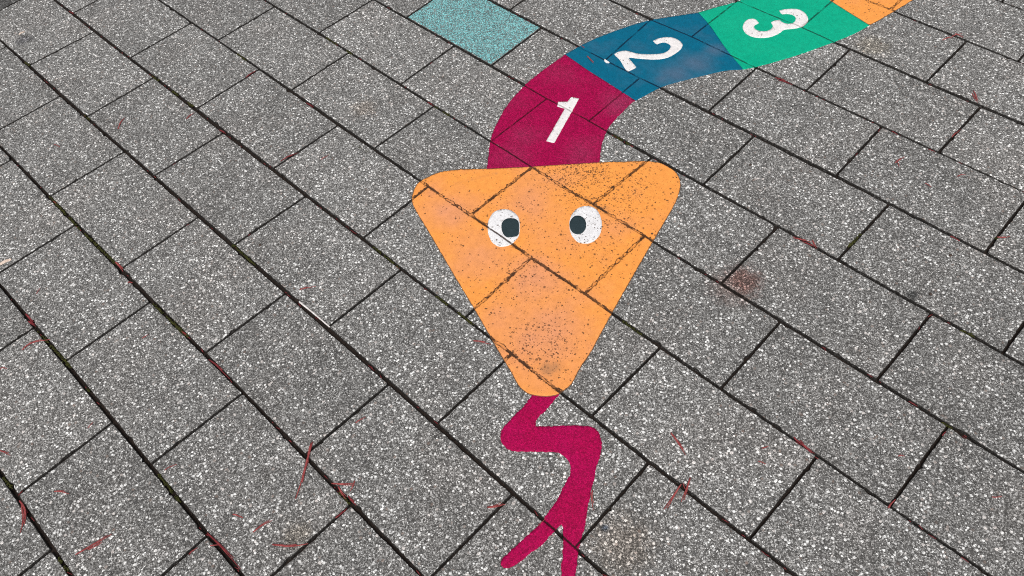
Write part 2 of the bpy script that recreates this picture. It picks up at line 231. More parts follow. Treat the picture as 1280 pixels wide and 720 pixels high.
CHIPS = [([(-902.3, -801.7), (-901.3, -789.0), (-896.1, -777.1)], 'pale cream wood flake on the paver at the left edge', 4.5),
 ([(-1694.4, -375.6), (-1696.0, -367.4), (-1693.8, -358.6)], 'small white wood flake near the top left corner', 2.3)]
FLECK = [(-321.5, 569.6), (-315.0, 568.7), (-303.4, 567.4), (-302.9, 563.7), (-309.2, 560.3), (-317.3, 562.8)]
PEBBLES = [((-152.7, -36.7), 2.6, 'round brown pebble on the orange head beside the left eye'), ((129.6, 187.4), 2.2, 'tiny dark brown crumb at the right side of the orange head'),
 ((169.5, 486.4), 3.2, 'flat dark spot like pebble on the paver right of the blue segment'), ((-496.4, -383.1), 3, 'dark pebble on the paver at left centre'),
 ((613.1, 523.7), 3, 'dark round pebble in the paver toward the right edge'), ((629.7, 410.9), 3.2, 'dark pebble beside the smooth grey patch at the right')]
MOSS = [[(-1214.3, -225.0), (-1184.1, -226.0)], [(-1117.5, -230.1), (-1089.1, -223.4)], [(-1045.5, -224.2), (-1020.1, -223.5)], [(-1111.5, -19.2), (-1064.1, -20.6)], [(-972.6, 178.3), (-926.3, 174.9)],
 [(-882.9, 178.6), (-856.5, 173.6)], [(-1014.2, -624.8), (-856.9, -628.8)], [(-838.3, -628.7), (-686.2, -622.9)], [(-542.8, -632.3), (-410.6, -623.5)], [(-467.5, -626.1), (-437.5, -623.7)],
 [(-665.2, -832.3), (-623.4, -829.8)], [(-610.8, -829.1), (-527.9, -822.1)], [(-545.5, -417.3), (-457.3, -421.5)], [(-1562.5, -419.9), (-1530.7, -421.1)], [(-1219.4, -424.1), (-1190.3, -423.8)],
 [(-302.1, -213.6), (-217.0, -219.1)], [(-100.3, -223.5), (-65.4, -222.6)], [(-36.3, -223.5), (13.9, -221.0)], [(-127.3, 365.3), (-68.1, 365.5)], [(450.1, 411.1), (452.1, 463.2)], [(451.6, 420.7), (453.6, 441.9)],
 [(775.2, 172.9), (792.9, 172.1)], [(224.3, -20.5), (273.4, -20.2)], [(-608.5, -49.8), (-536.0, -39.9)], [(-531.7, 163.7), (-477.2, 166.7)], [(84.0, -615.7), (111.8, -620.2)], [(-405.4, -1032.3), (-370.6, -1030.0)],
 [(-457.3, -828.0), (-400.5, -829.5)], [(-190.0, -832.1), (-107.9, -832.8)], [(641.9, 623.8), (667.0, 622.8)], [(711.1, 365.8), (733.8, 366.6)], [(-184.7, -1032.9), (-152.9, -1031.3)]]

random.seed(7)
scene = bpy.context.scene
COL = scene.collection
U0, V0, PU, PV = GRID           # grid origin, paver module along and across a course (mm)

# ---------------------------------------------------------------- helpers
def link(name, me, mat=None, parent=None, **props):
    o = bpy.data.objects.new(name, me)
    COL.objects.link(o)
    if mat is not None:
        me.materials.append(mat)
    if parent is not None:
        o.parent = parent
    for k, v in props.items():
        o[k] = v
    return o

def mesh(name, verts, faces, smooth=False):
    me = bpy.data.meshes.new(name)
    me.from_pydata(verts, [], faces)
    me.update()
    if smooth:
        me.polygons.foreach_set('use_smooth', [True] * len(me.polygons))
    return me

def lin(c):
    return tuple(((v / 255) / 12.92 if v <= 10 else (((v / 255) + .055) / 1.055) ** 2.4) for v in c) + (1,)

class NT:
    """tiny node-tree writer"""
    def __init__(s, name):
        s.mat = bpy.data.materials.new(name); s.mat.use_nodes = True
        s.t = s.mat.node_tree; s.t.nodes.clear()
        s.out = s.n('ShaderNodeOutputMaterial')
        s.bsdf = s.n('ShaderNodeBsdfPrincipled')
        s.t.links.new(s.bsdf.outputs[0], s.out.inputs[0])
    def n(s, typ, **kw):
        nd = s.t.nodes.new(typ)
        for k, v in kw.items(): setattr(nd, k, v)
        return nd
    def put(s, sock, v):
        if v is None: return
        if isinstance(v, bpy.types.NodeSocket): s.t.links.new(v, sock)
        else: sock.default_value = v
    def math(s, op, a, b=None, c=None, clamp=False):
        m = s.n('ShaderNodeMath', operation=op); m.use_clamp = clamp
        s.put(m.inputs[0], a); s.put(m.inputs[1], b); s.put(m.inputs[2], c)
        return m.outputs[0]
    def mix(s, f, a, b, blend='MIX'):
        m = s.n('ShaderNodeMix', data_type='RGBA', blend_type=blend)
        s.put(m.inputs[0], f); s.put(m.inputs[6], a); s.put(m.inputs[7], b)
        return m.outputs[2]
    def smooth(s, v, lo, hi, a=0., b=1.):
        m = s.n('ShaderNodeMapRange', interpolation_type='SMOOTHSTEP')
        s.put(m.inputs[0], v); s.put(m.inputs[1], lo); s.put(m.inputs[2], hi); s.put(m.inputs[3], a); s.put(m.inputs[4], b)
        return m.outputs[0]
    def ramp(s, v, stops, interp='LINEAR'):
        r = s.n('ShaderNodeValToRGB'); r.color_ramp.interpolation = interp
        e = r.color_ramp.elements
        while len(e) < len(stops): e.new(.5)
        for el, (p, c) in zip(e, stops):
            el.position = p; el.color = c if len(c) == 4 else tuple(c) + (1,)
        s.put(r.inputs[0], v); return r.outputs[0]
    def noise(s, vec, scale, detail=2, rough=.5, dist=0., out=0):
        m = s.n('ShaderNodeTexNoise'); s.put(m.inputs['Vector'], vec)
        m.inputs['Scale'].default_value = scale; m.inputs['Detail'].default_value = detail
        m.inputs['Roughness'].default_value = rough; m.inputs['Distortion'].default_value = dist
        return m.outputs[out]
    def vor(s, vec, scale, feature='F1', rnd=1.):
        m = s.n('ShaderNodeTexVoronoi', feature=feature); s.put(m.inputs['Vector'], vec)
        m.inputs['Scale'].default_value = scale; m.inputs['Randomness'].default_value = rnd
        return m.outputs
    def attr(s, name, out=2):
        a = s.n('ShaderNodeAttribute'); a.attribute_name = name
        return a.outputs[out]
    def sep(s, v):
        m = s.n('ShaderNodeSeparateColor'); s.put(m.inputs[0], v); return m.outputs
    def bump(s, h, strength=.5, dist=.001, normal=None):
        b = s.n('ShaderNodeBump'); b.inputs['Strength'].default_value = strength
        b.inputs['Distance'].default_value = dist; s.put(b.inputs['Height'], h)
        if normal is not None: s.put(b.inputs['Normal'], normal)
        return b.outputs[0]
    def pos(s):
        return s.n('ShaderNodeNewGeometry').outputs['Position']
    def wobble(s, vec, scale, amp):
        nz = s.noise(vec, scale, 1, .5, 0, 1)
        sub = s.n('ShaderNodeVectorMath', operation='SUBTRACT'); s.put(sub.inputs[0], nz); sub.inputs[1].default_value = (.5, .5, .5)
        sc = s.n('ShaderNodeVectorMath', operation='SCALE'); s.put(sc.inputs[0], sub.outputs[0]); sc.inputs['Scale'].default_value = amp
        ad = s.n('ShaderNodeVectorMath', operation='ADD'); s.put(ad.inputs[0], vec); s.put(ad.inputs[1], sc.outputs[0])
        return ad.outputs[0]
    def dist2(s, vec, p):
        """horizontal distance (m) to world point p (mm)"""
        m = s.n('ShaderNodeVectorMath', operation='MULTIPLY'); s.put(m.inputs[0], vec); m.inputs[1].default_value = (1, 1, 0)
        d = s.n('ShaderNodeVectorMath', operation='DISTANCE'); s.put(d.inputs[0], m.outputs[0]); d.inputs[1].default_value = (p[0] / 1000, p[1] / 1000, 0)
        return d.outputs['Value']
    def done(s, color, rough=.8, normal=None, spec=.3):
        s.put(s.bsdf.inputs['Base Color'], color); s.put(s.bsdf.inputs['Roughness'], rough)
        s.bsdf.inputs['Specular IOR Level'].default_value = spec
        if normal is not None: s.put(s.bsdf.inputs['Normal'], normal)
        return s.mat

def aggregate(T, p):
    """ground stone chips in a cement matrix: returns random chip value, chip height, fine grain"""
    pw = T.wobble(p, 420, .0016)
    big = T.vor(pw, CHIP)
    edge = T.vor(pw, CHIP, 'DISTANCE_TO_EDGE')
    small = T.vor(T.wobble(p, 800, .0008), FINE)
    sedge = T.vor(p, FINE, 'DISTANCE_TO_EDGE')
    return big, edge, small, sedge
CHIP, FINE = 190., 520.

def paver_material(name, dark=1.0, chips=True):
    T = NT(name); p = T.pos()
    big, edge, small, sedge = aggregate(T, p)
    rb = T.sep(big['Color']); rs = T.sep(small['Color'])
    matrix = T.ramp(rs[0], [(0, (.055, .053, .050)), (.35, (.105, .101, .096)), (.55, (.17, .166, .16)), (.8, (.28, .275, .265)), (1, (.52, .515, .50))])
    mid_v = T.vor(T.wobble(p, 600, .001), 340.); mc = T.sep(mid_v['Color'])
    mrad = T.math('ADD', T.math('MULTIPLY', mc[1], .30), .16)
    mchip = T.math('MULTIPLY', T.math('LESS_THAN', mc[2], .42), T.smooth(T.math('SUBTRACT', mrad, mid_v['Distance']), -.04, .06))
    mcol = T.ramp(mc[0], [(0, (.06, .06, .058)), (.25, (.17, .167, .16)), (.55, (.42, .415, .405)), (1, (.78, .78, .76))])
    matrix = T.mix(mchip, matrix, mcol)
    stone = T.ramp(rb[0], [(0, (.075, .074, .074)), (.16, (.15, .147, .14)), (.34, (.30, .295, .285)), (.5, (.60, .595, .585)), (.7, (.88, .88, .86))])
    stone = T.mix(T.math('MULTIPLY', T.smooth(rb[1], .90, .95), .35), stone, (.36, .25, .20, 1))
    # only some cells hold a large chip, the rest stay fine grained matrix
    has = T.smooth(rb[2], .60, .62)
    body = T.smooth(T.math('SUBTRACT', T.math('ADD', T.math('MULTIPLY', rb[1], .34), .22), big['Distance']), -.03, .05)
    col = T.mix(T.math('MULTIPLY', has, body), matrix, stone)
    pit = T.smooth(sedge['Distance'], .02, .11, .62, 1.)
    col = T.mix(1., col, T.mix(pit, (0, 0, 0, 1), (1, 1, 1, 1)), 'MULTIPLY')
    # slab to slab tone, broad soiling and speckled dirt
    tone = T.attr('tone')
    t = T.math('ADD', T.math('MULTIPLY', tone, .24), 1.09)
    soil = T.smooth(T.noise(p, 9, 4, .6), .28, .72, .89, 1.11)
    mid = T.smooth(T.noise(p, 55, 3, .6), .25, .75, .86, 1.12)
    t = T.math('MULTIPLY', T.math('MULTIPLY', t, soil), T.math('MULTIPLY', mid, dark))
    g = T.n('ShaderNodeCombineColor'); [T.put(g.inputs[i], t) for i in range(3)]
    col = T.mix(1., col, g.outputs[0], 'MULTIPLY')
    warm = T.math('MULTIPLY', T.smooth(T.noise(p, 5.5, 3, .6), .45, .68), .13)
    col = T.mix(warm, col, T.mix(1., col, (1.10, .965, .90, 1), 'MULTIPLY'))
    # darker weathered rim of every slab
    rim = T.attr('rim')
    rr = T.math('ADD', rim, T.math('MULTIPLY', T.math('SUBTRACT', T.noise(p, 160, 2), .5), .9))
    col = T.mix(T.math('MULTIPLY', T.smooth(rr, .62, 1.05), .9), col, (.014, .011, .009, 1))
    # named stains that belong to the slabs
    n1 = T.noise(p, 60, 4, .7); n2 = T.noise(p, 260, 2, .7)
    nz = T.math('ADD', T.math('MULTIPLY', n1, .6), T.math('MULTIPLY', n2, .4))
    for key, rad, c, amt in (('red', 50, (.66, .32, .27, 1), .66), ('red2', 64, (.82, .56, .50, 1), .55), ('olive', 55, (1., .84, .52, 1), .30), ('brown1', 75, (.80, .64, .50, 1), .45), ('brown2', 40, (.6, .5, .42, 1), .5),
                             ('dk1', 17, (.32, .33, .33, 1), 1.), ('dk2', 10, (.2, .25, .33, 1), 1.), ('dk3', 34, (.4, .4, .44, 1), .8), ('brown3', 45, (.9, .75, .62, 1), .5), ('dk4', 55, (.45, .43, .40, 1), .6), ('dk5', 30, (.5, .48, .46, 1), .5), ('brown4', 34, (.95, .78, .55, 1), .35)):
        d = T.dist2(p, SPOTS[key])
        f = T.smooth(T.math('ADD', T.math('DIVIDE', d, rad / 1000), T.math('MULTIPLY', T.math('SUBTRACT', nz, .5), 2.4)), .25, 1.0, amt, 0.)
        col = T.mix(f, col, T.mix(1., col, c, 'MULTIPLY'))
    h = T.math('ADD', T.math('MULTIPLY', T.smooth(edge['Distance'], 0., .25), T.math('MULTIPLY', has, .8)), T.math('MULTIPLY', T.smooth(sedge['Distance'], 0., .2), .5))
    h = T.math('ADD', h, T.math('MULTIPLY', rs[1], .5))
    return T.done(col, T.math('ADD', T.math('MULTIPLY', rb[1], .25), .62), T.bump(h, .8, .0011), .35)

def paint_material(name, col, faded, crack='double', rough=.55, stipple=.5, dirt=(.034, .018, .012, 1), show=.0, speck=0., edge_dark=0.):
    """road paint lying on the slabs. jd = distance to the joint below (mm), gr = grime, fd = fading, sm = smudge"""
    T = NT(name); p = T.pos()
    big, edge, small, sedge = aggregate(T, p)
    rs = T.sep(small['Color']); rb = T.sep(big['Color'])
    n_lo = T.noise(p, 11, 3, .6); n_md = T.noise(p, 70, 4, .65); n_hi = T.noise(p, 420, 2, .6)
    fd = T.math('ADD', T.attr('fd'), T.math('MULTIPLY', T.math('SUBTRACT', n_lo, .5), 1.3), clamp=True)
    c = T.mix(fd, col, faded)
    v = T.math('MULTIPLY', T.smooth(n_md, .25, .75, .91, 1.07), T.smooth(n_hi, .2, .8, .95, 1.05))
    if stipple:
        grain = T.smooth(rs[0], 0., 1., 1 - .34 * stipple, 1 + .30 * stipple)
        pits = T.smooth(sedge['Distance'], .0, .13, 1 - .35 * stipple, 1.)
        v = T.math('MULTIPLY', v, T.math('MULTIPLY', grain, pits))
    g = T.n('ShaderNodeCombineColor'); [T.put(g.inputs[i], v) for i in range(3)]
    c = T.mix(1., c, g.outputs[0], 'MULTIPLY')
    if show:   # worn through to the aggregate
        worn = T.smooth(T.math('ADD', rs[1], T.math('MULTIPLY', T.math('SUBTRACT', n_md, .5), .7)), 1 - show - .07, 1 - show + .02)
        under = T.ramp(rs[2], [(0, (.035, .04, .04)), (.5, (.10, .12, .12)), (1, (.36, .40, .39))])
        c = T.mix(T.math('MULTIPLY', worn, .88), c, under)
    # smudges of ground-in dirt
    sm = T.attr('sm')
    smf = T.math('MULTIPLY', T.smooth(T.math('ADD', sm, T.math('MULTIPLY', T.math('SUBTRACT', n_md, .5), .9)), .2, 1.), .62)
    c = T.mix(smf, c, (.20, .13, .085, 1))
    # pores filled with dirt
    gr = T.math('ADD', T.attr('gr'), speck)
    for sc, rmax, k in ((190., .62, .60), (380., .62, .55)):
        pv = T.vor(T.wobble(p, 300, .003), sc); pc = T.sep(pv['Color'])
        on = T.math('LESS_THAN', pc[0], T.math('MULTIPLY', T.math('MULTIPLY', gr, T.smooth(n_lo, .3, .65, .55, 1.1)), k))
        rad = T.math('ADD', T.math('MULTIPLY', pc[1], rmax * .62), rmax * .25)
        dot = T.math('LESS_THAN', pv['Distance'], rad)
        c = T.mix(T.math('MULTIPLY', T.math('MULTIPLY', on, dot), T.smooth(pc[2], 0, 1, .6, 1.)), c, (.075, .038, .022, 1))
    # the joint below telegraphs through
    jd = T.attr('jd')
    w1 = T.math('MULTIPLY', T.math('SUBTRACT', T.noise(p, 75, 3, .6), .5), 15.0 if crack == 'double' else 8.0)
    w2 = T.math('MULTIPLY', T.math('SUBTRACT', T.noise(p, 330, 2, .6), .5), 2.2)
    j = T.math('ADD', jd, T.math('ADD', w1, w2))
    lo = T.noise(p, 22, 1, .5)
    w1n = T.math('MULTIPLY', T.math('SUBTRACT', T.noise(p, 160, 2), .5), .5)
    breaks = T.smooth(T.noise(p, 130, 2, .6), .38, .52)
    if crack == 'double':
        line = T.smooth(T.math('ABSOLUTE', T.math('SUBTRACT', j, 2.4)), .6, 1.5, 1., 0.)
        line = T.math('MULTIPLY', line, T.math('ADD', T.math('MULTIPLY', breaks, .6), .38))
        opn = T.math('MULTIPLY', T.smooth(T.math('ADD', jd, T.math('MULTIPLY', w2, 1.3)), 1.8, 3.4, 1., 0.), T.math('MAXIMUM', T.math('MULTIPLY', T.smooth(lo, .50, .58), .9), T.smooth(T.math('ADD', T.attr('op'), w1n), .25, .45)))
        tint = T.math('MULTIPLY', T.smooth(jd, 1., 5., .30, 0.), T.smooth(n_md, .3, .6, .3, 1.))
        mask = T.math('MAXIMUM', T.math('MULTIPLY', line, .96), T.math('MULTIPLY', opn, .93))
    elif crack == 'open':
        mask = T.math('MULTIPLY', T.smooth(T.math('ADD', jd, T.math('MULTIPLY', w2, .8)), .9, 2.1, 1., 0.), T.smooth(T.math('ADD', lo, T.math('MULTIPLY', T.math('SUBTRACT', T.noise(p, 90, 2), .5), .3)), .32, .44, .35, .97))
        tint = T.smooth(jd, 1., 4., .35, 0.)
    else:      # bridged: paint fills most of the joint
        mask = T.math('MULTIPLY', T.smooth(T.math('ADD', jd, T.math('MULTIPLY', w2, .8)), 1.2, 2.7, 1., 0.), T.smooth(T.math('ADD', lo, T.math('MULTIPLY', T.math('SUBTRACT', T.noise(p, 110, 2), .5), .5)), .38, .48, .3, .96))
        tint = T.smooth(jd, .5, 3., .2, 0.)
    c = T.mix(tint, c, T.mix(.5, T.mix(1., c, (.5, .45, .42, 1), 'MULTIPLY'), dirt))
    c = T.mix(mask, c, dirt)
    if edge_dark:   # thin dark line along the border of the layer
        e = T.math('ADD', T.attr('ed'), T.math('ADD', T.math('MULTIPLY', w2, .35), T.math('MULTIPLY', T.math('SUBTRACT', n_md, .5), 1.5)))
        c = T.mix(T.smooth(e, .3, 2.0, edge_dark, 0.), c, (.09, .05, .03, 1))
    h = T.math('ADD', T.math('MULTIPLY', T.smooth(edge['Distance'], 0., .3), .6 * stipple), T.math('MULTIPLY', T.smooth(sedge['Distance'], 0., .25), .55 * stipple))
    h = T.math('ADD', h, T.math('MULTIPLY', n_md, .5))
    h = T.math('SUBTRACT', h, T.math('MULTIPLY', mask, 1.2))
    return T.done(c, T.math('ADD', T.math('MULTIPLY', n_md, .25), rough - .12), T.bump(h, .6, .0009), .10)

def simple(name, stops, scale, rough=.8, bump=.4, spec=.3, detail=4):
    T = NT(name); p = T.pos(); n = T.noise(p, scale, detail, .65)
    return T.done(T.ramp(n, stops), rough, T.bump(n, bump, .001), spec)

M = {}
M['paver'] = paver_material('exposed_aggregate')
M['paver_dark'] = paver_material('dark_aggregate', .38)
OR, ORF = (.86, .325, .072, 1), (.73, .30, .145, 1)
M['orange'] = paint_material('orange_paint', OR, ORF, 'double', .5, .10, speck=.07, edge_dark=.9)
M['magenta'] = paint_material('magenta_paint', (.385, .0018, .068, 1), (.34, .028, .098, 1), 'open', .55, .95, (.035, .006, .012, 1))
M['magenta_bright'] = paint_material('magenta_tongue_paint', (.395, .0015, .064, 1), (.45, .002, .10, 1), 'open', .55, .8, (.03, .008, .012, 1))
M['blue'] = paint_material('blue_paint', (.0010, .122, .215, 1), (.075, .135, .215, 1), 'bridge', .48, .22, (.004, .022, .05, 1))
M['green'] = paint_material('green_paint', (.001, .375, .22, 1), (.010, .43, .25, 1), 'bridge', .48, .20, (.006, .085, .055, 1))
M['white'] = paint_material('white_paint', (.80, .77, .76, 1), (.72, .70, .70, 1), 'bridge', .5, .12, (.45, .41, .40, 1), speck=.07)
M['eyewhite'] = paint_material('eye_white_paint', (.80, .79, .80, 1), (.72, .71, .71, 1), 'bridge', .5, .2, (.07, .05, .045, 1), speck=.28)
M['pupil'] = paint_material('dark_grey_paint', (.026, .043, .050, 1), (.032, .048, .056, 1), 'bridge', .45, .15, (.02, .02, .02, 1))
M['teal'] = paint_material('worn_teal_paint', (.25, .66, .68, 1), (.20, .56, .58, 1), 'bridge', .6, .95, (.03, .05, .05, 1), show=.60)
M['bed'] = simple('joint_soil', [(.3, (.009, .006, .005)), (.6, (.024, .016, .012)), (.8, (.05, .03, .02))], 300, .95, .8)
M['ground'] = simple('compacted_ground', [(.3, (.05, .048, .044)), (.7, (.10, .096, .09))], 40, .95, .5)
M['moss'] = simple('moss', [(.3, (.016, .018, .003)), (.55, (.042, .045, .007)), (.75, (.10, .092, .015))], 350, .9, .4)
M['needle'] = simple('dry_red_needle', [(.3, (.19, .028, .030)), (.55, (.32, .062, .060)), (.78, (.46, .15, .13))], 130, .6, .3)
M['needle_dark'] = simple('wet_red_needle', [(.3, (.10, .014, .016)), (.55, (.21, .024, .030)), (.78, (.36, .08, .07))], 130, .5, .3)
M['straw'] = simple('bleached_straw', [(.3, (.45, .40, .37)), (.5, (.74, .70, .68)), (.8, (.85, .82, .80))], 140, .5, .3)
M['flake'] = simple('wood_flake', [(.3, (.50, .36, .28)), (.6, (.80, .66, .56)), (.8, (.88, .78, .7))], 180, .7, .4)
M['whitechip'] = simple('white_chip', [(.3, (.7, .68, .66)), (.7, (.85, .84, .83))], 200, .6, .3)
M['pebble'] = simple('dark_pebble', [(.3, (.03, .024, .02)), (.7, (.09, .055, .04))], 200, .7, .4)
M['crumb'] = simple('soil_crumb', [(.3, (.010, .007, .006)), (.7, (.035, .022, .016))], 400, .95, .5)

# ---------------------------------------------------------------- the joint pattern
def line_y(k, x):
    """y (mm) of the long joint k at x"""
    base = V0 + k * PV
    pts = LINES.get(k)
    if not pts: return base
    pts = sorted(pts)
    xs = [q[0] for q in pts]; ds = [q[1] - base for q in pts]
    m = sum(ds) / len(ds)
    if x <= xs[0] - 300 or x >= xs[-1] + 300: return base + m
    if x < xs[0]: t = (xs[0] - x) / 300; return base + ds[0] * .5 * (1 - t) + m * (.5 + .5 * t)
    if x > xs[-1]: t = (x - xs[-1]) / 300; return base + ds[-1] * .5 * (1 - t) + m * (.5 + .5 * t)
    return base + float(np.interp(x, xs, ds)) * .5 + m * .5

OFFS = {0: .565, 1: -.029, 2: .573, 3: -.012, 4: .592, 5: .003, 6: .597, 7: .007, 8: .621, 9: .013, 10: .604}
def joint_x(k, i):
    """(upper x, lower x) of cross joint i of course k"""
    if (k, i) in JOINTS:
        a, b = JOINTS[(k, i)]; m = (a + b) / 2
        return m + (a - m) * .6, m + (b - m) * .6
    o = OFFS.get(k, .6 if k % 2 == 0 else 0.)
    known = [(abs(n - i), n) for (kk, n) in JOINTS if kk == k]
    x = U0 + (i + o) * PU
    if known:
        n = min(known)[1]; a, b = JOINTS[(k, n)]; x = (a + b) / 2 + (i - n) * PU
    return x, x

CW, XW = 1.3, 1.75      # half widths of long and cross joints
def paver_corners(k, i, inset=True):
    lu, ll = joint_x(k, i); ru, rl = joint_x(k, i + 1)
    a = XW if inset else 0; b = CW if inset else 0
    return [(ll + a, line_y(k, ll) + b), (rl - a, line_y(k, rl) + b), (ru - a, line_y(k + 1, ru) - b), (lu + a, line_y(k + 1, lu) - b)]

# ---------------------------------------------------------------- camera
(cx, cy, cz), R3, LENS = CAM
def project(x, y, z=0.):
    d = (x / 1000 - cx, y / 1000 - cy, z - cz)
    c = [sum(R3[r][j] * d[j] for j in range(3)) for r in range(3)]
    if c[2] <= .05: return None
    f = LENS / 36
    return .5 + f * c[0] / c[2], .28125 + f * c[1] / c[2]     # in picture widths
cam_d = bpy.data.cameras.new('camera'); cam_d.sensor_width = 36; cam_d.lens = LENS; cam_d.clip_end = 600; cam_d.clip_start = .02
cam = bpy.data.objects.new('camera', cam_d); COL.objects.link(cam); scene.camera = cam
r0, r1, r2 = [Vector(r) for r in R3]
mw = Matrix((r0, -r1, -r2)).transposed().to_4x4(); mw.translation = Vector((cx, cy, cz))
cam.matrix_world = mw

# ---------------------------------------------------------------- ground, joint bed, pavers
def sheet(s, z, c=(0, 0)):
    return [(c[0] - s, c[1] - s, z), (c[0] + s, c[1] - s, z), (c[0] + s, c[1] + s, z), (c[0] - s, c[1] + s, z)], [(0, 1, 2, 3)]
link('ground', mesh('ground', *sheet(150, -.030)), M['ground'], kind='structure', label='dark compacted ground beyond the paving')

def bed_mesh():
    vs, fs = [], []
    x0, x1, y0, y1, s = -2.2, 1.4, -1.5, 1.8, .012       # finely uneven only where joints are seen close
    nx, ny = int((x1 - x0) / s), int((y1 - y0) / s)
    for jy in range(ny + 1):
        for ix in range(nx + 1):
            x, y = x0 + ix * s, y0 + jy * s
            vs.append((x, y, -.0082 + .0028 * noise.noise(Vector((x * 18, y * 18, 1))) + .0016 * noise.noise(Vector((x * 90, y * 90, 3)))))
    for jy in range(ny):
        for ix in range(nx):
            a = jy * (nx + 1) + ix; fs.append((a, a + 1, a + nx + 2, a + nx + 1))
    b = len(vs)
    v2, _ = sheet(9, -.015); vs += v2; fs.append((b, b + 1, b + 2, b + 3))
    return mesh('pavement', vs, fs, True)
pavement = link('pavement', bed_mesh(), M['bed'], kind='structure', label='grey exposed aggregate paving laid in staggered courses with dark joints')

def ring_noise(x, y, s, amp, z=0.):
    return amp * noise.noise(Vector((x * s, y * s, z)))

def paver_geometry(k, i, fine=True):
    """a slab with a worn arris: returns verts (m), faces, rim values, tone"""
    cs = paver_corners(k, i)
    rnd = random.Random(k * 1000 + i)
    tone = rnd.random() ** .9
    zt = rnd.uniform(-.12, .1); tx, ty = rnd.uniform(-.12, .12), rnd.uniform(-.1, .1)
    mx = sum(c[0] for c in cs) / 4; my = sum(c[1] for c in cs) / 4
    def zz(x, y): return zt + tx * (x - mx) / 150 + ty * (y - my) / 90
    if not fine:
        vs, rim = [], []
        for ins, z, rv in ((0, -25, 1.4), (0, -2.0, 1.4), (2.0, 0, .35)):
            for x, y in cs:
                ux = 1 if x < mx else -1; uy = 1 if y < my else -1
                vs.append(((x + ux * ins) / 1000, (y + uy * ins) / 1000, (z + zt) / 1000)); rim.append(rv)
        fs = [(8, 9, 10, 11)]
        for r in (0, 4):
            for q in range(4): fs.append((r + q, r + (q + 1) % 4, r + 4 + (q + 1) % 4, r + 4 + q))
        return vs, fs, rim, tone
    # outline with rounded corners, sampled every ~4 mm, chips knocked out here and there
    pts = []
    for q in range(4):
        a = Vector(cs[q]); b = Vector(cs[(q + 1) % 4]); p = Vector(cs[q - 1]); n = (b - a)
        r = rnd.uniform(1.5, 4.0)
        da = (p - a).normalized(); db = n.normalized()
        for t in (0, .5, 1):
            w = a + da * r * (1 - t) ** 2 + db * r * t ** 2
            pts.append(w)
        m = int(n.length / 4.5)
        for s in range(1, m):
            w = a + n * s / m
            if (w - a).length > 5 and (w - b).length > 5: pts.append(w)
    chips = [(rnd.choice(pts), rnd.uniform(3, 10), rnd.uniform(.8, 4.2)) for _ in range(rnd.choice((2, 3, 4, 5, 7)))]
    out = []
    for w in pts:
        d = Vector((mx, my)) - w
        inward = Vector((d.x / 140, d.y / 70)); inward.normalize()
        m = .45 + ring_noise(w.x, w.y, .09, .8, k * 3.1) + ring_noise(w.x, w.y, .3, .85, i * 2.7)
        for c, rad, dep in chips:
            t = (w - c).length / rad
            if t < 1: m += dep * (1 - t * t)
        out.append((w, inward, max(m, -.2)))
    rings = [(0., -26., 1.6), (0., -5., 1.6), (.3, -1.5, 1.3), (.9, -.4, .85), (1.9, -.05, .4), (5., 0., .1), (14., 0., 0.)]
    vs, rim = [], []; n = len(out)
    for ins, z, rv in rings:
        for w, inw, m in out:
            q = w + inw * (ins + (m if z > -20 else 0))
            dz = ring_noise(w.x, w.y, .12, .25, 5.) if z > -6 and ins < 3.5 else 0
            vs.append((q.x / 1000, q.y / 1000, (z + zz(q.x, q.y) - abs(dz)) / 1000)); rim.append(rv)
    fs = []
    for r in range(len(rings) - 1):
        for q in range(n):
            q2 = (q + 1) % n
            fs.append((r * n + q, r * n + q2, (r + 1) * n + q2, (r + 1) * n + q))
    base = (len(rings) - 1) * n
    fs.append(tuple(range(base, base + n)))
    return vs, fs, rim, tone

def add_attr(me, name, vals):
    a = me.attributes.new(name, 'FLOAT', 'POINT'); a.data.foreach_set('value', np.asarray(vals, dtype=np.float32))

vis = []
for k in range(-6, 22):
    for i in range(-16, 22):
        pr = [project(*c) for c in paver_corners(k, i)]
        if any(q is None for q in pr): continue
        xs = [q[0] for q in pr]; ys = [q[1] for q in pr]
        if max(xs) < 0 or min(xs) > 1 or max(ys) < 0 or min(ys) > .5625: continue
        # clipped polygon test against the frame corners: sample the slab
        hit = 0
        a, b, c, d = [Vector(q) for q in paver_corners(k, i)]
        for s in range(13):
            for t in range(9):
                w = a.lerp(b, s / 12).lerp(d.lerp(c, s / 12), t / 8); q = project(w.x, w.y)
                if q and 0 <= q[0] <= 1 and 0 <= q[1] <= .5625: hit += 1
        if hit:
            area = abs(sum(pr[q][0] * pr[(q + 1) % 4][1] - pr[(q + 1) % 4][0] * pr[q][1] for q in range(4))) * hit
            vis.append((-area, k, i))
vis.sort()
singles = {(k, i) for _, k, i in vis[:100]}
seen = {(k, i) for _, k, i in vis}
for (k, i) in sorted(singles):
    vs, fs, rim, tone = paver_geometry(k, i)
    me = mesh('paver', vs, fs, True)
    add_attr(me, 'rim', rim); add_attr(me, 'tone', [tone] * len(vs))
    dark = k == DARK[0] and i <= DARK[1]
    o = link('paver', me, M['paver_dark'] if dark else M['paver'], pavement)
    if dark: o['label'] = 'charcoal grey paver, the darkest slab, at the top left corner'
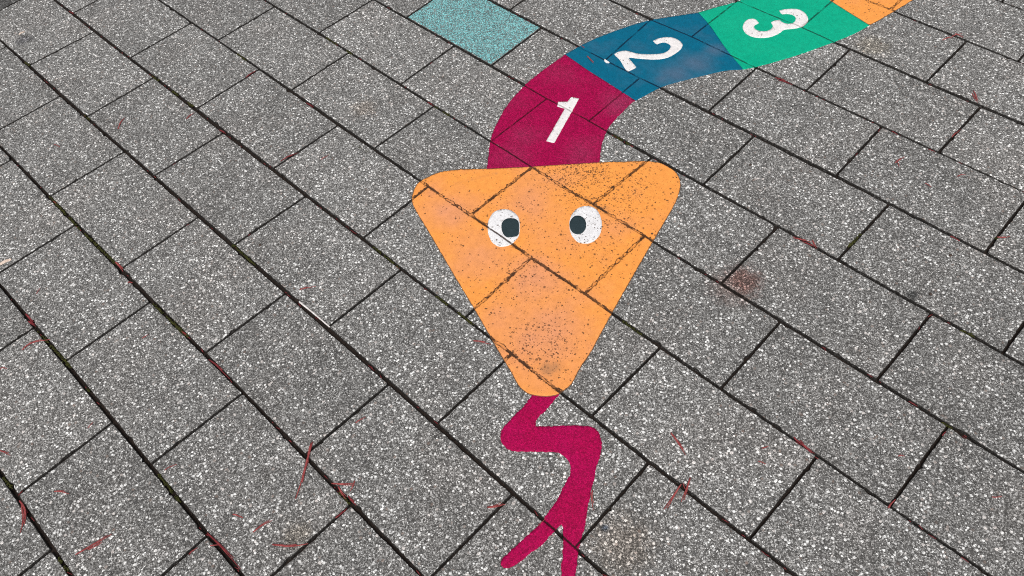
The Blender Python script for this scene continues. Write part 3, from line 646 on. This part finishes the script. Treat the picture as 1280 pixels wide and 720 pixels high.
# surrounding paving, out of the picture
vs, fs, rim, tn = [], [], [], []
for k in range(-40, 46):
    for i in range(-26, 30):
        if (k, i) in singles: continue
        v, f, r, t = paver_geometry(k, i, (k, i) in seen)
        b = len(vs); vs += v; fs += [tuple(b + q for q in ff) for ff in f]; rim += r; tn += [t] * len(v)
me = mesh('surrounding_pavers', vs, fs, False)
add_attr(me, 'rim', rim); add_attr(me, 'tone', tn)
link('surrounding_pavers', me, M['paver'], pavement, kind='stuff', label='the same paving going on beyond the picture')

# ---------------------------------------------------------------- paint
segs = []                      # joint centrelines near the paint, as polylines of short pieces
for k in range(0, 15):
    xs = np.arange(-2300, 1500, 40.)
    ys = [line_y(k, x) for x in xs]
    segs += [((xs[q], ys[q]), (xs[q + 1], ys[q + 1])) for q in range(len(xs) - 1)]
    for i in range(-9, 12):
        u, l = joint_x(k, i); segs.append(((u, line_y(k + 1, u)), (l, line_y(k, l))))
SA = np.array([s[0] for s in segs]); SB = np.array([s[1] for s in segs])
def joint_distance(P):
    P = np.asarray(P, float); out = np.full(len(P), 99.)
    lo, hi = P.min(0) - 60, P.max(0) + 60
    keep = ((np.maximum(SA, SB) >= lo) & (np.minimum(SA, SB) <= hi)).all(1)
    for a, b in zip(SA[keep], SB[keep]):
        ab = b - a; t = np.clip(((P - a) @ ab) / (ab @ ab), 0, 1)
        out = np.minimum(out, np.linalg.norm(P - (a + t[:, None] * ab), axis=1))
    return out

def smooth_outline(pts, corner=38., step=2.5):
    """Catmull-Rom through the traced points, kept sharp at real corners"""
    n = len(pts); P = [Vector(p) for p in pts]; res = []
    sharp = []
    for q in range(n):
        a = (P[q] - P[q - 1]); b = (P[(q + 1) % n] - P[q])
        sharp.append(math.degrees(a.angle(b)) > corner)
    for q in range(n):
        p1, p2 = P[q], P[(q + 1) % n]; p0, p3 = P[q - 1], P[(q + 2) % n]
        if sharp[q]: p0 = p1 * 2 - p2
        if sharp[(q + 1) % n]: p3 = p2 * 2 - p1
        m = max(1, int((p2 - p1).length / step))
        for s in range(m):
            t = s / m
            res.append(.5 * ((2 * p1) + (p2 - p0) * t + (2 * p0 - 5 * p1 + 4 * p2 - p3) * t * t + (3 * p1 - p0 - 3 * p2 + p3) * t ** 3))
    return res

def inside(poly, P):
    P = np.asarray(P, float); n = len(poly); r = np.zeros(len(P), bool)
    X, Y = P[:, 0], P[:, 1]
    for q in range(n):
        x1, y1 = poly[q]; x2, y2 = poly[(q + 1) % n]
        if y1 == y2: continue
        c = ((y1 > Y) != (y2 > Y)) & (X < (x2 - x1) * (Y - y1) / (y2 - y1) + x1)
        r ^= c
    return r

def gauss(P, spots):
    g = np.zeros(len(P))
    for (x, y), r, a in spots:
        r = r * 1.75
        g = np.maximum(g, a * np.exp(-(((P - (x, y)) ** 2).sum(1)) / (2 * (r * .62) ** 2)))
    return g

def paint(name, key, z, mat, parent, jitter=.4, groove=2.2, corner=38., step=2.5, smear=True, pts=None, fades=None, **props):
    out = smooth_outline(pts or OUT[key], corner, step)
    if jitter:
        m = len(out); o2 = []
        for q, w in enumerate(out):
            t = (out[(q + 1) % m] - out[q - 1])
            nrm = Vector((t.y, -t.x)).normalized() if t.length > 1e-6 else Vector((0, 0))
            o2.append(w + nrm * (ring_noise(w.x, w.y, .33, jitter, 9.) + ring_noise(w.x, w.y, .09, jitter * .8, 4.)))
        out = o2
    A = np.array([(w.x, w.y) for w in out])
    lo, hi = A.min(0), A.max(0)
    def grid(s):
        gx, gy = np.meshgrid(np.arange(lo[0] + s / 2, hi[0], s), np.arange(lo[1] + s / 2, hi[1], s))
        return np.stack([gx.ravel(), gy.ravel()], 1)
    g1 = grid(6.); g1 = g1[inside(A, g1)]; g1 = g1[joint_distance(g1) > 8] if len(g1) else g1
    g2 = grid(1.4); g2 = g2[joint_distance(g2) <= 8]; g2 = g2[inside(A, g2)] if len(g2) else g2
    ip = np.concatenate([g for g in (g1, g2) if len(g)]) if len(g1) + len(g2) else np.zeros((0, 2))
    if len(ip):    # keep clear of the outline
        keep = np.ones(len(ip), bool)
        for q in A: keep &= (np.abs(ip - q).max(1) > .8)
        ip = ip[keep]
    allp = np.concatenate([A, ip]); n = len(A)
    res = delaunay_2d_cdt([Vector(q) for q in allp], [], [list(range(n))], 1, 1e-4)
    V = np.array([(v.x, v.y) for v in res[0]]); F = [tuple(f) for f in res[2]]
    jd = joint_distance(V)
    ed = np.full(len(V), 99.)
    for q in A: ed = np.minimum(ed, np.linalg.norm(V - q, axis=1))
    lowf = np.array([noise.noise(Vector((x * .03, y * .03, 2.))) for x, y in V])
    dip = groove * np.clip(1 - jd / 3.0, 0, 1) ** .8 * np.clip(1.0 + 1.1 * lowf, .35, 1.6)
    und = np.array([.18 * noise.noise(Vector((x * .05, y * .05, 8.))) for x, y in V])
    zz = z + und - dip
    vs = [(x / 1000, y / 1000, w / 1000) for (x, y), w in zip(V, zz)]
    # thin vertical edge so the layer has thickness
    cnt = {}
    for f in F:
        for q in range(len(f)):
            e = (f[q], f[(q + 1) % len(f)]); cnt[e] = 1
    bnd = [e for e in cnt if (e[1], e[0]) not in cnt]
    low = {}
    for a, b in bnd:
        for q in (a, b):
            if q not in low: low[q] = len(vs); vs.append((vs[q][0], vs[q][1], vs[q][2] - .0018))
        F.append((b, a, low[a], low[b]))
    idx = list(range(len(V))) + [q for q in low]
    me = mesh(name, vs, F, True)
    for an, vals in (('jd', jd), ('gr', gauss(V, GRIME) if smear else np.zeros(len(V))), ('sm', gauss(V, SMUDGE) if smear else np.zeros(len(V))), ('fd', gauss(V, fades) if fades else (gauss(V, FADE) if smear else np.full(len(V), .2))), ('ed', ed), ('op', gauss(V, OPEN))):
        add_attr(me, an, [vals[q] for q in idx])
    return link(name, me, mat, parent, **props)

snake = bpy.data.objects.new('painted_snake', None); COL.objects.link(snake); snake.empty_display_size = .1
snake['label'] = 'snake painted on the paving with orange triangular head, numbered colour segments and forked magenta tongue'
snake['category'] = 'ground marking'
# the tongue and body are thin paint on the slabs, the head a thicker layer just over their ends
tongue = paint('tongue', 'tongue', .75, M['magenta_bright'], snake, 1.5, 3.0, smear=False, label='forked zigzag magenta tongue below the head')
s1 = paint('body_segment', 'seg1', .75, M['magenta'], snake, 1.3, 3.2, smear=False, fades=SCUFF_MAGENTA, label='magenta body segment numbered 1, next to the head')
s2 = paint('body_segment', 'seg2', .95, M['blue'], snake, .6, 2.4, smear=False, fades=SCUFF_BLUE, label='blue body segment numbered 2')
s3 = paint('body_segment', 'seg3', 1.1, M['green'], snake, .5, 1.8, smear=False, label='green body segment numbered 3')
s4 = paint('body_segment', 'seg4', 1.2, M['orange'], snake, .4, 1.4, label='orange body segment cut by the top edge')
paint('digit', 'one', 1.15, M['white'], s1, .35, 1.6, 30., 1.5, smear=False, label='white figure 1')
paint('digit', 'two', 1.35, M['white'], s2, .35, 1.2, 50., 1.5, smear=False, label='white figure 2')
paint('digit', 'three', 1.5, M['white'], s3, .35, .8, 50., 1.5, smear=False, label='white figure 3')
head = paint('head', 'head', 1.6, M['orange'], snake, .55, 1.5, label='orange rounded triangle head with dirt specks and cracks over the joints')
paint('eye', 'eyeL', 2.0, M['eyewhite'], head, .3, 1.5, 60., 1.5, smear=False, label='white of the left eye, crossed by a joint crack')
paint('eye', 'eyeR', 2.0, M['eyewhite'], head, .3, 1.5, 60., 1.5, smear=False, label='white of the right eye, with dark specks')
paint('pupil', 'pupL', 2.3, M['pupil'], head, .25, 1.5, 60., 1.5, smear=False, label='dark grey pupil on the inner side of the left eye')
paint('pupil', 'pupR', 2.3, M['pupil'], head, .25, 1.5, 60., 1.5, smear=False, label='dark grey pupil on the inner side of the right eye')

tk, ti = TEAL
tc = paver_corners(tk, ti)
mx = sum(c[0] for c in tc) / 4; my = sum(c[1] for c in tc) / 4
tp = [(x + (2.5 if x < mx else -2.5), y + (2.5 if y < my else -2.5)) for x, y in tc]
paint('painted_rectangle', None, .7, M['teal'], None, 1.6, 0., smear=False, pts=tp, label='worn pale teal paint covering one whole paver at the top, left of the snake body', category='ground marking')

# ---------------------------------------------------------------- litter
GN = 'dry red needles scattered over the paving'
def tube(pts, radii, sides=6):
    vs, fs = [], []
    n = len(pts)
    for q, p in enumerate(pts):
        t = (pts[min(q + 1, n - 1)] - pts[max(q - 1, 0)]).normalized()
        s = t.cross(Vector((0, 0, 1))).normalized(); u = s.cross(t)
        for a in range(sides):
            an = 2 * math.pi * a / sides
            vs.append(tuple((p + (s * math.cos(an) + u * math.sin(an) * .7) * radii[q]) / 1000))
    for q in range(n - 1):
        for a in range(sides):
            a2 = (a + 1) % sides
            fs.append((q * sides + a, q * sides + a2, (q + 1) * sides + a2, (q + 1) * sides + a))
    fs.append(tuple(reversed(range(sides)))); fs.append(tuple(range((n - 1) * sides, n * sides)))
    return vs, fs

def spline(pts, m=5):
    P = [Vector((p[0], p[1], 0)) for p in pts]; P = [P[0] * 2 - P[1]] + P + [P[-1] * 2 - P[-2]]; out = []
    for q in range(1, len(P) - 2):
        p0, p1, p2, p3 = P[q - 1:q + 3]
        for s in range(m):
            t = s / m
            out.append(.5 * ((2 * p1) + (p2 - p0) * t + (2 * p0 - 5 * p1 + 4 * p2 - p3) * t * t + (3 * p1 - p0 - 3 * p2 + p3) * t ** 3))
    out.append(P[-2]); return out

for pts, r, label in NEEDLES:
    P = spline(pts, 5); n = len(P); L_ = (P[-1] - P[0]).length
    in_joint = 'in the' in label and 'joint' in label and 'middle' not in label
    jdm = joint_distance([(q.x, q.y) for q in P])
    rr = r * 1.25
    base = rr * .75 + (2.4 if ('orange head beside' in label or 'blue segment beside' in label) else .4)
    lift = min(2.2, L_ * .03) * random.uniform(.5, 1.2)
    for q, p in enumerate(P):
        t = q / (n - 1)
        p.z = base + lift * math.sin(math.pi * min(1, t * 1.3)) ** 2
        if in_joint and jdm[q] < 3.5: p.z = -1.2 + .4 * math.sin(t * 5)
        p.x += .35 * noise.noise(p * .15); p.y += .35 * noise.noise(p * .15 + Vector((7, 0, 0)))
    rad = [rr * (1.05 - .55 * (q / (n - 1)) ** 2) * (.75 if q == 0 else 1) for q in range(n)]
    V, F = tube(P, rad)
    if L_ > 24:      # two needles still joined at the base
        Q = [p + Vector((-(P[-1] - P[0]).y, (P[-1] - P[0]).x, 0)).normalized() * (.4 + 3.4 * (q / (n - 1)) ** 1.4) * (1 if random.random() < 2 else -1) for q, p in enumerate(P)]
        Q = Q[:max(4, int(n * random.uniform(.7, .98)))]
        v2, f2 = tube(Q, [x * .85 for x in rad[:len(Q)]]); b = len(V)
        V = V + v2; F = F + [tuple(b + q for q in ff) for ff in f2]
    o = link('pine_needle', mesh('pine_needle', V, F, True), M['needle_dark'] if (in_joint or 'crimson' in label or 'dark' in label) else M['needle'], label=label, category='pine needle', group=GN)

P = spline(STRAW, 6); n = len(P)
for q, p in enumerate(P): p.z = 1.6 + .8 * math.sin(q / n * 3)
stem = bpy.data.objects.new('dry_stem', None); COL.objects.link(stem)
stem['label'] = 'bleached white straw lying along a long joint left of the orange head'; stem['category'] = 'straw'
link('stalk', mesh('stalk', *tube(P, [2.1 - .7 * q / n for q in range(n)], 8), True), M['straw'], stem)
P = [Vector((x, y, z)) for (x, y), z in zip([STRAWBIT[0], ((STRAWBIT[0][0] + STRAWBIT[1][0]) / 2, (STRAWBIT[0][1] + STRAWBIT[1][1]) / 2), STRAWBIT[1]], (1.2, 2., 1.2))]
link('root_end', mesh('root_end', *tube(P, [1.2, 3.2, 1.8], 8), True), M['crumb'], stem)

def flake(pts, w, z=.8, th=1.1):
    P = spline(pts, 4); n = len(P); vs = []; fs = []
    for q, p in enumerate(P):
        t = q / (n - 1); d = (P[min(q + 1, n - 1)] - P[max(q - 1, 0)]).normalized(); s = Vector((-d.y, d.x, 0))
        ww = w * (.35 + .65 * math.sin(math.pi * (.12 + .8 * t))) * (1 + .3 * noise.noise(p * .3))
        for sgn in (-1, 1):
            for zz in (0, th): vs.append(tuple((p + s * ww * sgn * .5 * (1 - .25 * (zz > 0)) + Vector((0, 0, z + zz + .5 * math.sin(3 * t)))) / 1000))
    for q in range(n - 1):
        a, b = q * 4, q * 4 + 4
        fs += [(a, a + 2, b + 2, b), (a + 1, b + 1, b + 3, a + 3), (a, b, b + 1, a + 1), (a + 2, a + 3, b + 3, b + 2)]
    fs += [(0, 1, 3, 2), (len(vs) - 4, len(vs) - 2, len(vs) - 1, len(vs) - 3)]
    return mesh('wood_flake', vs, fs)
for pts, label, w in CHIPS:
    link('wood_flake', flake(pts, w * 2.2), M['flake'], label=label, category='wood chip')
# loose chip of white paint lying on the blue segment
cxy = Vector((sum(p[0] for p in FLECK) / len(FLECK), sum(p[1] for p in FLECK) / len(FLECK)))
vs = [(p[0] / 1000, p[1] / 1000, z / 1000) for z in (.9, 2.1) for p in FLECK]; nn = len(FLECK)
fs = [tuple(range(nn))[::-1], tuple(range(nn, 2 * nn))] + [(q, (q + 1) % nn, nn + (q + 1) % nn, nn + q) for q in range(nn)]
link('paint_chip', mesh('paint_chip', vs, fs), M['whitechip'], label='loose white chip on the blue segment left of the figure 2', category='paint chip')

def blob(c, r, zs=.6, seed=0, sub=2, rough=.35):
    bm = bmesh.new(); bmesh.ops.create_icosphere(bm, subdivisions=sub, radius=1)
    for v in bm.verts:
        k_ = 1 + rough * noise.noise(v.co * 1.3 + Vector((seed * 3.7, seed, 0)))
        v.co = Vector((v.co.x * r * k_ + c[0], v.co.y * r * k_ + c[1], v.co.z * r * zs * k_ + c[2])) / 1000
    V = [tuple(v.co) for v in bm.verts]; F = [tuple(v.index for v in f.verts) for f in bm.faces]; bm.free()
    return V, F
for q, ((x, y), r, label) in enumerate(PEBBLES):
    z = 2.0 if 'orange' in label else .3
    link('pebble', mesh('pebble', *blob((x, y, z + r * .3), r, .55, q), True), M['pebble'], label=label, category='pebble')

# moss cushions in the joints: tiny uneven tufts
def scatter(name, items, mat, sub, **props):
    V, F = [], []
    for c, r, zs, sd in items:
        v, f = blob(c, r, zs, sd, sub, .9); b = len(V); V += v; F += [tuple(b + q for q in ff) for ff in f]
    return link(name, mesh(name, V, F, True), mat, **props)
rnd = random.Random(3); items = []
for a, b in MOSS:
    a = Vector(a); b = Vector(b); L_ = (b - a).length
    for q in range(int(L_ * 1.6) + 8):
        t = rnd.random(); w = a.lerp(b, t)
        # snap onto the nearest long joint, or stay on the traced cross joint
        kk = round((w.y - V0) / PV)
        yj = line_y(kk, w.x)
        if abs(yj - w.y) < 12: w.y = yj
        dens = noise.noise(Vector((w.x * .05, w.y * .05, 0)))
        if dens < -.4: continue
        r = rnd.uniform(.7, 1.9)
        items.append(((w.x + rnd.gauss(0, 1.3), w.y + rnd.gauss(0, 1.3), rnd.uniform(-3.0, -.6)), r, rnd.uniform(.6, 1.1), rnd.random() * 9))
scatter('moss', items, M['moss'], 1, kind='stuff', label='olive green moss in the joints, thickest on the left')
# crumbs of soil and red needle scraps packed in the joints
items = []
def joint_points(count, rs):
    res = []
    while len(res) < count:
        q = rs.randrange(len(SA)); t = rs.random(); w = SA[q] * (1 - t) + SB[q] * t
        pr = project(w[0], w[1])
        if pr and -.02 < pr[0] < 1.02 and -.02 < pr[1] < .58: res.append((w[0], w[1], math.atan2(*(SB[q] - SA[q])[::-1])))
    return res
OUTLINES = [np.array(OUT[k_]) for k_ in ('head', 'seg1', 'seg2', 'seg3', 'seg4', 'tongue')]
def painted(x, y): return any(inside(o_, [(x, y)])[0] for o_ in OUTLINES)
for x, y, a in joint_points(2600, rnd):
    if painted(x, y): continue
    items.append(((x + rnd.gauss(0, 1.4), y + rnd.gauss(0, 1.4), rnd.uniform(-8., -4.5)), rnd.uniform(.6, 1.6), .8, rnd.random() * 9))
scatter('soil_crumbs', items, M['crumb'], 1, kind='stuff', label='brown soil crumbs packed in the joints')
V, F = [], []
for x, y, a in joint_points(420, rnd):
    if painted(x, y) or noise.noise(Vector((x * .008, y * .008, 4))) < -.05: continue
    L_ = rnd.uniform(3, 13); a += rnd.gauss(0, .18); z = rnd.uniform(-3.4, -1.5)
    d = Vector((math.cos(a), math.sin(a), 0)) * L_ / 2; c = Vector((x, y, z)) + Vector((rnd.gauss(0, 1), rnd.gauss(0, 1), 0))
    v, f = tube([c - d, c + Vector((0, 0, .5)), c + d], [.6, .75, .4], 5)
    b = len(V); V += v; F += [tuple(b + q for q in ff) for ff in f]
link('needle_scraps', mesh('needle_scraps', V, F, True), M['needle_dark'], kind='stuff', label='dark red scraps of needle packed in the joints')

# ---------------------------------------------------------------- light: even overcast daylight
world = bpy.data.worlds.new('World'); scene.world = world; world.use_nodes = True
wt = world.node_tree; wt.nodes.clear()
sky = wt.nodes.new('ShaderNodeTexSky'); sky.sky_type = 'NISHITA'; sky.sun_disc = False
EL, AZ = math.radians(58), math.radians(140)
sky.sun_elevation = EL; sky.sun_rotation = AZ; sky.air_density = 1.0; sky.dust_density = 6.0; sky.ozone_density = 1.0
hs = wt.nodes.new('ShaderNodeHueSaturation'); hs.inputs['Saturation'].default_value = .22
bg = wt.nodes.new('ShaderNodeBackground'); bg.inputs[1].default_value = .13
wo = wt.nodes.new('ShaderNodeOutputWorld')
wt.links.new(sky.outputs[0], hs.inputs['Color']); wt.links.new(hs.outputs[0], bg.inputs[0]); wt.links.new(bg.outputs[0], wo.inputs[0])
sd = bpy.data.lights.new('sun', 'SUN'); sd.energy = 1.1; sd.angle = math.radians(25); sd.color = (1., .97, .93)
so = bpy.data.objects.new('sun', sd); COL.objects.link(so)
dirv = Vector((math.sin(AZ) * math.cos(EL), math.cos(AZ) * math.cos(EL), math.sin(EL)))
so.rotation_euler = dirv.to_track_quat('Z', 'Y').to_euler(); so.location = dirv * 20

scene.view_settings.view_transform = 'Standard'; scene.view_settings.look = 'None'
scene.view_settings.gamma = 1; scene.view_settings.use_curve_mapping = False
scene.view_settings.exposure = 0.0
scene.cycles.use_denoising = False
scene.cycles.filter_width = 1.1 if hasattr(scene.cycles, 'filter_width') else 1.5
scene.cycles.max_bounces = 4
